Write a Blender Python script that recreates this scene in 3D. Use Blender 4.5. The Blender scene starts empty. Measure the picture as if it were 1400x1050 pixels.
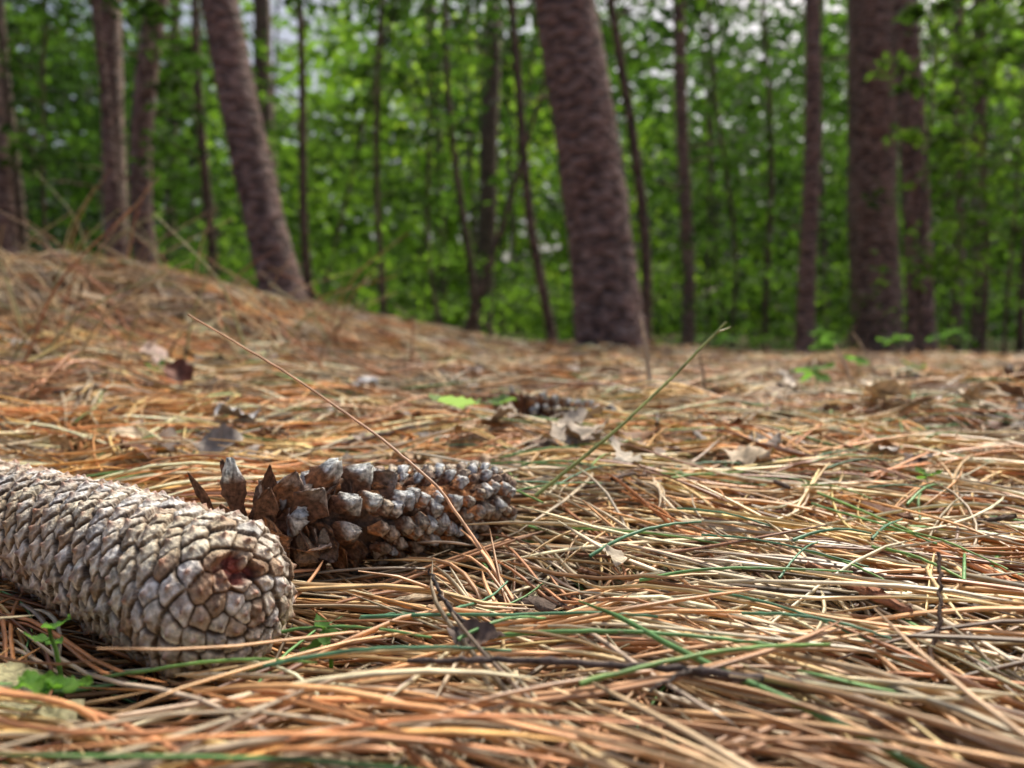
import bpy, math, random
import numpy as np
from mathutils import Vector
rng = np.random.default_rng(7)
random.seed(7)
sc = bpy.context.scene
CAM_H = 0.125

# ------------------------------------------------------------------ helpers
def sstep(a, b, x):
    t = np.clip((x - a) / (b - a), 0, 1)
    return t * t * (3 - 2 * t)

_w = np.random.default_rng(3)
def mk_waves(n, lmin, lmax):
    out = []
    for i in range(n):
        L = math.exp(_w.uniform(math.log(lmin), math.log(lmax)))
        a = _w.uniform(0, 2 * math.pi)
        out.append((math.cos(a) * 2 * math.pi / L, math.sin(a) * 2 * math.pi / L, _w.uniform(0, 6.28), L))
    return out
W1 = mk_waves(14, 0.07, 0.25)
W2 = mk_waves(12, 0.35, 1.2)
W3 = mk_waves(8, 5, 20)

def H(x, y):
    x = np.asarray(x, float); y = np.asarray(y, float)
    h = 0.006 + 0.037 * sstep(0.22, 0.8, y)
    side = sstep(0.15, -0.98, x - 0.06 * (y - 1.5)) ** 1.45
    yy = sstep(0.38, 1.55, y)
    h = h + 0.188 * side * yy
    h = h + 0.030 * sstep(0.5, -0.3, x) * sstep(0.9, 2.0, y) * sstep(5, 2.4, y)
    h = h + 0.075 * np.exp(-(((x - 0.55) / 0.75) ** 2 + ((y - 4.6) / 0.8) ** 2))
    h = h - 0.045 * sstep(2.5, 6.0, y) * sstep(-0.5, 1.5, x)
    h = h - 0.014 * np.exp(-(((x - 0.005) / 0.03) ** 2 + ((y - 0.30) / 0.03) ** 2))
    h = h - 0.011 * np.exp(-(((x + 0.115) / 0.06) ** 2 + ((y - 0.25) / 0.045) ** 2))
    a = np.zeros_like(h)
    for kx, ky, p, L in W1:
        a += np.sin(kx * x + ky * y + p) * L
    h = h + a * 0.0100 * (0.45 + 0.55 * sstep(0.3, 0.8, y))
    a = np.zeros_like(h)
    for kx, ky, p, L in W2:
        a += np.sin(kx * x + ky * y + p) * L
    h = h + a * 0.0045 * sstep(0.4, 1.3, y)
    a = np.zeros_like(h)
    for kx, ky, p, L in W3:
        a += np.sin(kx * x + ky * y + p) * L
    h = h + a * 0.006 * sstep(9, 22, np.hypot(x, y))
    return h

def make_mesh(name, V, Q, mats, col=None, midx=None, smooth=True):
    V = np.ascontiguousarray(V, dtype=np.float32); Q = np.ascontiguousarray(Q, dtype=np.int32)
    me = bpy.data.meshes.new(name)
    me.vertices.add(len(V)); me.vertices.foreach_set("co", V.ravel())
    k = Q.shape[1]
    me.loops.add(Q.size); me.loops.foreach_set("vertex_index", Q.ravel())
    me.polygons.add(len(Q))
    me.polygons.foreach_set("loop_start", np.arange(len(Q), dtype=np.int32) * k)
    try:
        me.polygons.foreach_set("loop_total", np.full(len(Q), k, dtype=np.int32))
    except Exception:
        pass
    for m in mats: me.materials.append(m)
    if midx is not None:
        me.polygons.foreach_set("material_index", np.ascontiguousarray(midx, dtype=np.int32))
    if smooth:
        me.polygons.foreach_set("use_smooth", np.ones(len(Q), dtype=bool))
    me.update(calc_edges=True)
    if col is not None:
        at = me.color_attributes.new("Col", 'FLOAT_COLOR', 'POINT')
        c = np.ones((len(V), 4), dtype=np.float32); c[:, :3] = col
        at.data.foreach_set("color", c.ravel())
    me.validate()
    ob = bpy.data.objects.new(name, me)
    sc.collection.objects.link(ob)
    return ob

class Acc:
    def __init__(s): s.V = []; s.Q = []; s.C = []; s.M = []; s.n = 0
    def add(s, V, Q, C, m=0):
        V = np.asarray(V, float); Q = np.asarray(Q, int)
        s.V.append(V); s.Q.append(Q + s.n)
        C = np.asarray(C, float)
        if C.ndim == 1: C = np.tile(C, (len(V), 1))
        s.C.append(C); s.M.append(np.full(len(Q), m)); s.n += len(V)
    def build(s, name, mats, smooth=True):
        return make_mesh(name, np.concatenate(s.V), np.concatenate(s.Q), mats, np.concatenate(s.C), np.concatenate(s.M), smooth)

def tube(pts, rad, sides=10, jit=0.0, r=rng):
    pts = np.asarray(pts, float); rad = np.asarray(rad, float)
    n = len(pts)
    T = np.gradient(pts, axis=0); T /= np.linalg.norm(T, axis=1)[:, None] + 1e-12
    ref = np.array([1.0, 0.13, 0.05]) if abs(T[:, 2]).mean() > 0.7 else np.array([0.05, 0.1, 1.0])
    S = np.cross(T, ref); S /= np.linalg.norm(S, axis=1)[:, None] + 1e-12
    U = np.cross(S, T)
    a = np.linspace(0, 2 * np.pi, sides, endpoint=False)
    rr = rad[:, None] * (1 + jit * r.standard_normal((n, sides)))
    V = pts[:, None, :] + rr[..., None] * (np.cos(a)[None, :, None] * S[:, None, :] + np.sin(a)[None, :, None] * U[:, None, :])
    i = np.arange(n - 1)[:, None]; j = np.arange(sides)[None, :]; j2 = (j + 1) % sides
    Q = np.stack([i * sides + j, i * sides + j2, (i + 1) * sides + j2, (i + 1) * sides + j], -1).reshape(-1, 4)
    return V.reshape(-1, 3), Q

# ------------------------------------------------------------------ materials
def newmat(name):
    m = bpy.data.materials.new(name); m.use_nodes = True
    nt = m.node_tree; nt.nodes.clear()
    return m, nt, nt.nodes, nt.links

def mat_attr(name, rough=0.6, spec=0.4, nscale=300, nstr=0.35, bump=0.0, bscale=800, bdist=0.0005):
    m, nt, N, L = newmat(name)
    out = N.new('ShaderNodeOutputMaterial'); b = N.new('ShaderNodeBsdfPrincipled')
    at = N.new('ShaderNodeAttribute'); at.attribute_name = "Col"
    tc = N.new('ShaderNodeTexCoord')
    no = N.new('ShaderNodeTexNoise'); no.inputs['Scale'].default_value = nscale; no.inputs['Detail'].default_value = 3
    mr = N.new('ShaderNodeMapRange'); mr.inputs['From Min'].default_value = 0.3; mr.inputs['From Max'].default_value = 0.7
    mr.inputs['To Min'].default_value = 1 - nstr; mr.inputs['To Max'].default_value = 1 + nstr
    mx = N.new('ShaderNodeVectorMath'); mx.operation = 'SCALE'
    L.new(tc.outputs['Object'], no.inputs['Vector']); L.new(no.outputs['Fac'], mr.inputs['Value'])
    L.new(at.outputs['Color'], mx.inputs[0]); L.new(mr.outputs[0], mx.inputs['Scale'])
    L.new(mx.outputs[0], b.inputs['Base Color'])
    b.inputs['Roughness'].default_value = rough; b.inputs['Specular IOR Level'].default_value = spec
    if bump > 0:
        n2 = N.new('ShaderNodeTexNoise'); n2.inputs['Scale'].default_value = bscale; n2.inputs['Detail'].default_value = 6
        bp = N.new('ShaderNodeBump'); bp.inputs['Strength'].default_value = bump; bp.inputs['Distance'].default_value = bdist
        L.new(tc.outputs['Object'], n2.inputs['Vector']); L.new(n2.outputs['Fac'], bp.inputs['Height']); L.new(bp.outputs[0], b.inputs['Normal'])
    L.new(b.outputs[0], out.inputs[0])
    return m

M_NEEDLE = mat_attr("needle_litter", 0.42, 0.5, 120, 0.3)
M_CONE = mat_attr("cone_scale", 0.58, 0.4, 420, 0.45, 0.8, 1300, 0.0007)
M_CONE2 = mat_attr("weathered_cone_scale", 0.6, 0.4, 500, 0.6, 0.9, 1000, 0.0009)
M_DRY = mat_attr("dry_leaf", 0.6, 0.3, 160, 0.3, 0.4, 300, 0.001)
M_TWIG = mat_attr("twig_bark", 0.75, 0.25, 350, 0.45, 0.8, 700, 0.001)

def mat_leaf():
    m, nt, N, L = newmat("leaf_green")
    out = N.new('ShaderNodeOutputMaterial'); b = N.new('ShaderNodeBsdfPrincipled'); tr = N.new('ShaderNodeBsdfTranslucent')
    at = N.new('ShaderNodeAttribute'); at.attribute_name = "Col"
    sc_ = N.new('ShaderNodeVectorMath'); sc_.operation = 'MULTIPLY'; sc_.inputs[1].default_value = (2.0, 2.1, 1.1)
    mx = N.new('ShaderNodeMixShader'); mx.inputs[0].default_value = 0.5
    L.new(at.outputs['Color'], b.inputs['Base Color']); L.new(at.outputs['Color'], sc_.inputs[0]); L.new(sc_.outputs[0], tr.inputs['Color'])
    b.inputs['Roughness'].default_value = 0.65; b.inputs['Specular IOR Level'].default_value = 0.15
    L.new(b.outputs[0], mx.inputs[1]); L.new(tr.outputs[0], mx.inputs[2]); L.new(mx.outputs[0], out.inputs[0])
    return m
M_LEAF = mat_leaf()

def mat_bark(name, c1, c2, c3, scale=14, zs=0.35):
    m, nt, N, L = newmat(name)
    out = N.new('ShaderNodeOutputMaterial'); b = N.new('ShaderNodeBsdfPrincipled')
    tc = N.new('ShaderNodeTexCoord'); mp = N.new('ShaderNodeMapping'); mp.inputs['Scale'].default_value = (1, 1, zs)
    L.new(tc.outputs['Object'], mp.inputs['Vector'])
    n0 = N.new('ShaderNodeTexNoise'); n0.inputs['Scale'].default_value = 12; n0.inputs['Detail'].default_value = 4
    L.new(mp.outputs[0], n0.inputs['Vector'])
    ad = N.new('ShaderNodeMixRGB'); ad.blend_type = 'ADD'; ad.inputs[0].default_value = 0.14
    L.new(mp.outputs[0], ad.inputs[1]); L.new(n0.outputs['Color'], ad.inputs[2])
    v2 = N.new('ShaderNodeTexVoronoi'); v2.inputs['Scale'].default_value = scale
    L.new(ad.outputs[0], v2.inputs['Vector'])
    n1 = N.new('ShaderNodeTexNoise'); n1.inputs['Scale'].default_value = 8; n1.inputs['Detail'].default_value = 10; n1.inputs['Roughness'].default_value = .75
    L.new(mp.outputs[0], n1.inputs['Vector'])
    r1 = N.new('ShaderNodeValToRGB'); r1.color_ramp.elements[0].color = (*c1, 1); r1.color_ramp.elements[1].color = (*c2, 1)
    r1.color_ramp.elements[0].position = 0.36; r1.color_ramp.elements[1].position = 0.62
    L.new(n1.outputs['Fac'], r1.inputs[0])
    m3 = N.new('ShaderNodeMixRGB'); m3.inputs[2].default_value = (*c3, 1)
    sp = N.new('ShaderNodeSeparateColor'); L.new(v2.outputs['Color'], sp.inputs[0])
    mu = N.new('ShaderNodeMath'); mu.operation = 'MULTIPLY'; mu.inputs[1].default_value = 0.55; L.new(sp.outputs[0], mu.inputs[0])
    L.new(mu.outputs[0], m3.inputs[0]); L.new(r1.outputs[0], m3.inputs[1])
    mr = N.new('ShaderNodeMapRange'); mr.inputs['From Min'].default_value = 0.3; mr.inputs['From Max'].default_value = 0.8
    mr.inputs['To Min'].default_value = 1.15; mr.inputs['To Max'].default_value = 0.3
    L.new(v2.outputs['Distance'], mr.inputs['Value'])
    sc_ = N.new('ShaderNodeVectorMath'); sc_.operation = 'SCALE'; L.new(m3.outputs[0], sc_.inputs[0]); L.new(mr.outputs[0], sc_.inputs['Scale'])
    L.new(sc_.outputs[0], b.inputs['Base Color'])
    b.inputs['Roughness'].default_value = 0.72; b.inputs['Specular IOR Level'].default_value = 0.4
    am = N.new('ShaderNodeMath'); am.operation = 'ADD'; L.new(mr.outputs[0], am.inputs[0]); L.new(n1.outputs['Fac'], am.inputs[1])
    bp = N.new('ShaderNodeBump'); bp.inputs['Strength'].default_value = 1.0; bp.inputs['Distance'].default_value = 0.03
    L.new(am.outputs[0], bp.inputs['Height']); L.new(bp.outputs[0], b.inputs['Normal'])
    L.new(b.outputs[0], out.inputs[0])
    return m
M_PINE = mat_bark("pine_bark", (0.19, 0.10, 0.078), (0.46, 0.28, 0.235), (0.56, 0.44, 0.40), 15, 2.0)
M_BEECH = mat_bark("young_bark", (0.12, 0.078, 0.055), (0.26, 0.18, 0.13), (0.28, 0.21, 0.16), 26, .6)

def mat_ground():
    m, nt, N, L = newmat("forest_floor_soil")
    out = N.new('ShaderNodeOutputMaterial'); b = N.new('ShaderNodeBsdfPrincipled')
    tc = N.new('ShaderNodeTexCoord')
    n1 = N.new('ShaderNodeTexNoise'); n1.inputs['Scale'].default_value = 45; n1.inputs['Detail'].default_value = 8
    n2 = N.new('ShaderNodeTexNoise'); n2.inputs['Scale'].default_value = 1.3; n2.inputs['Detail'].default_value = 5
    L.new(tc.outputs['Object'], n1.inputs['Vector']); L.new(tc.outputs['Object'], n2.inputs['Vector'])
    r1 = N.new('ShaderNodeValToRGB'); r1.color_ramp.elements[0].color = (0.03, 0.015, 0.008, 1); r1.color_ramp.elements[1].color = (0.25, 0.13, 0.06, 1)
    r1.color_ramp.elements[0].position = 0.35; r1.color_ramp.elements[1].position = 0.7
    L.new(n1.outputs['Fac'], r1.inputs[0])
    r2 = N.new('ShaderNodeValToRGB'); r2.color_ramp.elements[0].color = (0.04, 0.08, 0.018, 1); r2.color_ramp.elements[1].color = (0.08, 0.06, 0.03, 1)
    r2.color_ramp.elements[0].position = 0.4; r2.color_ramp.elements[1].position = 0.6
    L.new(n2.outputs['Fac'], r2.inputs[0])
    sx = N.new('ShaderNodeSeparateXYZ'); L.new(tc.outputs['Object'], sx.inputs[0])
    mr = N.new('ShaderNodeMapRange'); mr.inputs['From Min'].default_value = 6.5; mr.inputs['From Max'].default_value = 9.0
    L.new(sx.outputs[1], mr.inputs['Value'])
    mx = N.new('ShaderNodeMixRGB'); L.new(mr.outputs[0], mx.inputs[0]); L.new(r1.outputs[0], mx.inputs[1]); L.new(r2.outputs[0], mx.inputs[2])
    L.new(mx.outputs[0], b.inputs['Base Color']); b.inputs['Roughness'].default_value = 0.95; b.inputs['Specular IOR Level'].default_value = 0.1
    bp = N.new('ShaderNodeBump'); bp.inputs['Strength'].default_value = 0.8; bp.inputs['Distance'].default_value = 0.006
    L.new(n1.outputs['Fac'], bp.inputs['Height']); L.new(bp.outputs[0], b.inputs['Normal'])
    L.new(b.outputs[0], out.inputs[0])
    return m

# ------------------------------------------------------------------ ground
u = np.linspace(-1, 1, 421); k = math.log(2 * 320 / 0.3)
gx = 0.3 * np.sinh(k * u); gy = 0.3 * np.sinh(k * u) + 0.4
X, Y = np.meshgrid(gx, gy)
Z = H(X, Y) - 0.004
n = len(u)
i, j = np.meshgrid(np.arange(n - 1), np.arange(n - 1), indexing='ij')
Q = np.stack([i * n + j, i * n + j + 1, (i + 1) * n + j + 1, (i + 1) * n + j], -1).reshape(-1, 4)
make_mesh("ground", np.stack([X, Y, Z], -1).reshape(-1, 3), Q, [mat_ground()])

# ------------------------------------------------------------------ cones placement
C1_A = np.array([-0.0985, 0.264, 0.0395]); C1_B = np.array([-0.272, 0.392, 0.050])
C2_A = np.array([-0.110, 0.342, 0.0425]); C2_B = np.array([-0.003, 0.398, 0.048])
C3_A = np.array([.008, .705]); C3_B = np.array([.088, .680])
def seg_dist(P, A, B):
    d = B - A; t = np.clip(((P - A) @ d) / (d @ d), 0, 1)
    return np.linalg.norm(P - (A + t[..., None] * d), axis=-1)

# ------------------------------------------------------------------ needles
PAL = np.array([[.80,.39,.125],[.84,.55,.23],[.86,.71,.44],[.60,.24,.08],[.26,.11,.055],[.40,.30,.20],[.66,.54,.37],[.72,.31,.11],[.13,.075,.04],[.85,.56,.21]])
PW = np.array([.18,.19,.13,.11,.07,.07,.09,.07,.03,.06]); PW = PW / PW.sum()

def needle_geo(cx, cy, th, L, w, hoff, pitch, curve, arc, col, nseg, r, cull=True, sides=3):
    n = len(cx); t = np.linspace(-.5, .5, nseg + 1)[None, :]
    dx, dy = np.cos(th)[:, None], np.sin(th)[:, None]
    q = (t * t * 4 - 0.33)
    px = cx[:, None] + dx * L[:, None] * t - dy * curve[:, None] * L[:, None] * q
    py = cy[:, None] + dy * L[:, None] * t + dx * curve[:, None] * L[:, None] * q
    hh = H(px, py)
    pz = hh + hoff[:, None] + pitch[:, None] * L[:, None] * t - arc[:, None] * L[:, None] * q
    pz = np.maximum(pz, hh - 0.002)
    P = np.stack([px, py, pz], -1)
    if cull:
        bad = (seg_dist(P, C1_A, C1_B) < 0.0245).any(1) | (seg_dist(P, C2_A, C2_B) < 0.019).any(1)
        bad |= ((seg_dist(P, C1_A, C1_B) < 0.034) & (pz > 0.031)).any(1)
        # needles lie under the half-buried cone further back, not through it
        bad |= ((seg_dist(P[..., :2], C3_A, C3_B) < 0.016) & (pz > hh + .016)).any(1)
        bad |= ((np.hypot(px, py) < 0.17) & (pz > 0.03)).any(1)
        g = ~bad; P = P[g]; w = w[g]; col = col[g]; n = len(P)
    T = np.gradient(P, axis=1); T /= np.linalg.norm(T, axis=2)[..., None] + 1e-12
    S = np.cross(T, np.array([0, 0, 1.0])); S /= np.linalg.norm(S, axis=2)[..., None] + 1e-9
    U = np.cross(S, T)
    a = r.uniform(0, 6.28, n)[:, None] + np.arange(sides)[None, :] * 2 * np.pi / sides
    prof = w[:, None] * (1 - 0.75 * np.abs(2 * t + 0.0) ** 5)
    V = P[:, :, None, :] + prof[:, :, None, None] * (np.cos(a)[:, None, :, None] * S[:, :, None, :] + np.sin(a)[:, None, :, None] * U[:, :, None, :])
    ns = nseg + 1
    ii = np.arange(n)[:, None, None] * ns * sides; jj = np.arange(nseg)[None, :, None] * sides; kk = np.arange(sides)[None, None, :]; k2 = (kk + 1) % sides
    Q = np.stack([ii + jj + kk, ii + jj + k2, ii + jj + sides + k2, ii + jj + sides + kk], -1).reshape(-1, 4)
    tt = np.broadcast_to(t, (n, ns))
    shade = 1 - 0.45 * sstep(0.38, 0.5, tt) + 0.12 * np.sin(tt * 9 + r.uniform(0, 6, (n, 1)))
    C = np.repeat((col[:, None, :] * shade[..., None])[:, :, None, :], sides, 2).reshape(-1, 3)
    return V.reshape(-1, 3), Q, np.clip(C, .004, .87)

def field(x, y, r):
    n = len(x)
    near = sstep(0.62, 0.3, y)
    right = sstep(-0.09, 0.05, x)
    base = -0.22 + near * (right * -0.75) + 0.25 * np.sin(x * 9 + y * 5) + 0.2 * np.sin(y * 14 - x * 6)
    tang = sstep(0.12, 0.22, x) * sstep(0.25, 0.4, y)
    sig = 0.38 + 0.35 * (1 - near) + 0.5 * tang
    th = base + r.standard_normal(n) * sig
    rnd = r.random(n) < 0.22
    th[rnd] = r.uniform(-np.pi / 2, np.pi / 2, rnd.sum())
    return th

def litter_band(name, nf, y0, y1, w0, Lr, nseg, hmax, seed, pitchs=0.06):
    r = np.random.default_rng(seed)
    yy = r.uniform(y0, y1, nf * 3); keep = r.random(nf * 3) < (0.62 * yy + 0.25) / (0.62 * y1 + 0.25)
    yy = yy[keep][:nf]; nf = len(yy)
    xx = r.uniform(-1, 1, nf) * (0.66 * yy + 0.22)
    th = field(xx, yy, r)
    K = 3
    L = r.uniform(*Lr, nf)
    pidx = r.choice(len(PAL), nf, p=PW)
    patch = np.clip(0.38 + 0.6 * np.sin(xx * 7 + 1.3 * np.sin(yy * 5)) * np.sin(yy * 6 + 2 * np.sin(xx * 4)) + .4 * np.sin(xx * 23 + yy * 17) * np.sin(yy * 29 - xx * 11) + .25 * sstep(.08, .3, xx) * sstep(1.2, .5, yy), 0, 1)
    hoff0 = hmax * r.random(nf) ** 1.15
    out = []
    for q in range(K):
        dth = (q - 1) * r.uniform(0.01, 0.13, nf)
        t2 = th + dth
        L2 = L * r.uniform(.85, 1.05, nf)
        bx = xx + np.cos(th) * L * .5; by = yy + np.sin(th) * L * .5
        cx = bx - np.cos(t2) * L2 * .5; cy = by - np.sin(t2) * L2 * .5
        c = PAL[pidx] * r.uniform(.75, 1.2, (nf, 1)) * r.uniform(.93, 1.07, (nf, 3))
        grey = c.mean(1, keepdims=True) * np.array([1.04, .86, .66]) * .85
        c = c * (1 - .5 * patch[:, None]) + grey * (.5 * patch[:, None])
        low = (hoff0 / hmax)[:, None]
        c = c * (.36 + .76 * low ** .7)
        out.append((cx, cy, t2, L2, w0 * r.uniform(.65, 1.35, nf), hoff0 + r.uniform(0, .002, nf), r.standard_normal(nf) * pitchs,
                    r.standard_normal(nf) * .09, np.abs(r.standard_normal(nf)) * .04, c))
    A = [np.concatenate(z) for z in zip(*out)]
    br = r.random(len(A[3])) < .22; A[3][br] *= r.uniform(.2, .6, br.sum())
    gr = r.random(len(A[3])) < .026
    A[9][gr] = np.array([.13, .29, .09]) * r.uniform(.7, 1.4, (gr.sum(), 1))
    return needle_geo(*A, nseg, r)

acc = Acc()
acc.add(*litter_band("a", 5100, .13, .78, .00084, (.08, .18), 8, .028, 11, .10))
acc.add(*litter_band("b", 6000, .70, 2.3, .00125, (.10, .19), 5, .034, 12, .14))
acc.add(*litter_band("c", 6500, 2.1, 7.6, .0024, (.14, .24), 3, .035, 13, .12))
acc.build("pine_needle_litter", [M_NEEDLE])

# ------------------------------------------------------------------ closed pine cone
def cone_profile(L, Rf, Rb, df, db, n):
    a = np.concatenate([df * (1 - np.cos(np.linspace(0, np.pi / 2, 200))), np.linspace(df, L - db, 500)[1:], L - db + db * np.sin(np.linspace(0, np.pi / 2, 200))[1:]])
    R = Rf + (Rb - Rf) * sstep(0, 1, np.clip(a / L, 0, 1)) + 0.0012 * np.sin(np.clip(a / L, 0, 1) * np.pi)
    f = np.ones_like(a)
    m = a < df; f[m] = np.maximum(0, 1 - (1 - a[m] / df) ** 2.2) ** (1 / 2.2)
    m = a > L - db; f[m] = np.maximum(0, 1 - ((a[m] - (L - db)) / db) ** 2) ** .5
    r = R * f
    s = np.concatenate([[0], np.cumsum(np.hypot(np.diff(a), np.diff(r)))])
    ss = np.linspace(0, s[-1], n)
    return ss, np.interp(ss, s, a), np.interp(ss, s, r)

def frame(A, B):
    d = (B - A) / np.linalg.norm(B - A); up = np.array([0, 0, 1.0])
    s = np.cross(d, up); s /= np.linalg.norm(s); u2 = np.cross(s, d)
    return d, s, u2

def vnoise(P, f, seed=0):
    r = np.random.default_rng(seed); o = np.zeros(P.shape[:-1])
    for _ in range(7):
        kk = r.standard_normal(3); kk *= f / np.linalg.norm(kk) * r.uniform(.6, 1.6)
        o += np.sin(P @ kk + r.uniform(0, 6.28))
    return o / 3.0

def closed_cone():
    Lc = np.linalg.norm(C1_B - C1_A) + 0.022
    ns, na = 640, 460
    s, a, r = cone_profile(Lc, .0262, .0195, .021, .035, ns)
    Na = 560
    wgt = (1 + 1.1 * np.exp(-(s / .016) ** 2))
    f_ = r * wgt
    area = np.concatenate([[0], np.cumsum((f_[1:] + f_[:-1]) * .5 * np.diff(s))])
    dens = area / area[-1]
    cs = np.interp((np.arange(Na) + .4) / Na, dens, s)
    ph = np.arange(Na) * 2.399963 + .6
    rr = np.random.default_rng(5)
    cs += rr.standard_normal(Na) * .0006; ph += rr.standard_normal(Na) * .035
    ca = np.interp(cs, s, a); cr = np.interp(cs, s, r)
    Cc = np.stack([ca, cr * np.cos(ph), cr * np.sin(ph)], 1)
    phi = np.linspace(0, 2 * np.pi, na, endpoint=False)
    A2, PH = np.meshgrid(a, phi, indexing='ij'); R2 = np.repeat(r[:, None], na, 1); S2 = np.repeat(s[:, None], na, 1)
    P = np.stack([A2, R2 * np.cos(PH), R2 * np.sin(PH)], -1).reshape(-1, 3); Sf = S2.ravel()
    Pw = P + np.stack([vnoise(P, 800, 31), vnoise(P, 800, 32), vnoise(P, 800, 33)], 1) * .0005
    F1 = np.zeros(len(P)); F2 = np.zeros(len(P)); I1 = np.zeros(len(P), int)
    for c0 in range(0, len(P), 12000):
        p = Pw[c0:c0 + 12000]
        lo, hi = Sf[c0] - .02, Sf[min(c0 + 12000, len(P)) - 1] + .02
        ids = np.where((cs > lo) & (cs < hi))[0]
        D = ((p[:, None, :] - Cc[None, ids, :]) ** 2).sum(-1) + 0.7 * (Sf[c0:c0 + 12000, None] - cs[None, ids]) ** 2
        D = np.sqrt(D); o = np.argpartition(D, 1, axis=1)[:, :2]
        d = np.take_along_axis(D, o, 1); sw = d[:, 0] > d[:, 1]
        o[sw] = o[sw][:, ::-1]; d.sort(axis=1)
        F1[c0:c0 + 12000] = d[:, 0]; F2[c0:c0 + 12000] = d[:, 1]; I1[c0:c0 + 12000] = ids[o[:, 0]]
    g = F2 - F1
    ds = Sf - cs[I1]
    wob = vnoise(P, 900, 1) * .0004
    edge = sstep(-0.0002, .0011, g + wob)
    rs = np.random.default_rng(9).random((Na, 4))
    h = .0009 * edge - ds * (.09 + .19 * rs[I1, 3]) - .0005 * (F1 / .004) ** 2
    h += .0006 * np.exp(-(ds / .0006) ** 2) * sstep(.0045, .001, F1)
    h += .0014 * np.exp(-(F1 / .0009) ** 2)
    h += vnoise(P, 1500, 2) * .00024 + vnoise(P, 3200, 3) * .00015 + (rs[I1, 0] - .5) * .0012
    c0 = np.array([.0052, -.0040, .0130]); dp = np.linalg.norm((P - c0) * np.array([.75, .76, 1.25]), axis=1)
    pit = sstep(.0062, .0044, dp + vnoise(P, 700, 4) * .0018)
    h = h * (1 - .3 * pit) - pit * .0034
    da = np.gradient(a, s); dr = np.gradient(r, s)
    nr = np.repeat(da[:, None], na, 1).ravel()
    pc = PH.ravel()
    Nn = np.stack([-np.repeat(dr[:, None], na, 1).ravel(), nr * np.cos(pc), nr * np.sin(pc)], 1)
    P2 = P + Nn * h[:, None]
    basec = np.array([[.58,.52,.44],[.68,.63,.54],[.48,.38,.29],[.62,.60,.57],[.40,.29,.20]])
    ci = np.random.default_rng(4).choice(5, Na, p=[.3, .25, .13, .25, .07]); cc = basec[ci] * (.84 + .32 * rs[:, 1:2])
    col = cc[I1]
    n1 = vnoise(P, 450, 8)[:, None]; n2 = vnoise(P, 160, 10)[:, None]; n3 = vnoise(P, 1300, 12)[:, None]; n4 = vnoise(P, 2400, 13)[:, None]
    col = col * (1 + .20 * n1 + .14 * n4)
    cream = sstep(.0, .9, n2 * .9 + n3 * .25) * .5
    col = col * (1 - cream) + np.array([.74, .65, .44]) * cream
    stain = sstep(.3, .95, n3 * .6 + n1 * .5 + n4 * .2)
    col = col * (1 - .6 * stain) + np.array([.20, .12, .07]) * .6 * stain
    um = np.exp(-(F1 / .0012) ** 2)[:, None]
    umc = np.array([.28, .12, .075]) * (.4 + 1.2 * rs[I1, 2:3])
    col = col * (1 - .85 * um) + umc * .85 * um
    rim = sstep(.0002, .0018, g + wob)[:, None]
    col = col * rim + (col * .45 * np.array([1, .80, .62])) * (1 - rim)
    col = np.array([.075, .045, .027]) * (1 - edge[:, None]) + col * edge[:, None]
    red = np.array([.17, .038, .024]) * (1 + .6 * n1 + .4 * n3)
    dk = sstep(.25, .9, n3 + n1 * .5)
    red = red * (1 - .7 * dk)
    col = col * (1 - pit[:, None]) + red * pit[:, None]
    ring = (sstep(.0115, .0062, dp) * (1 - pit))[:, None]
    col = col * (1 - .55 * ring) + np.array([.22, .10, .045]) * .55 * ring
    col = np.clip(col, .005, .8)
    d, sd, up = frame(C1_A, C1_B)
    Wp = C1_A - d * .018 + P2[:, :1] * d + P2[:, 1:2] * sd + P2[:, 2:3] * up
    ii = np.arange(ns - 1)[:, None]; jj = np.arange(na)[None, :]; j2 = (jj + 1) % na
    Q = np.stack([ii * na + jj, (ii + 1) * na + jj, (ii + 1) * na + j2, ii * na + j2], -1).reshape(-1, 4)
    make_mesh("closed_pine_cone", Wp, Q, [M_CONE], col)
closed_cone()

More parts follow.
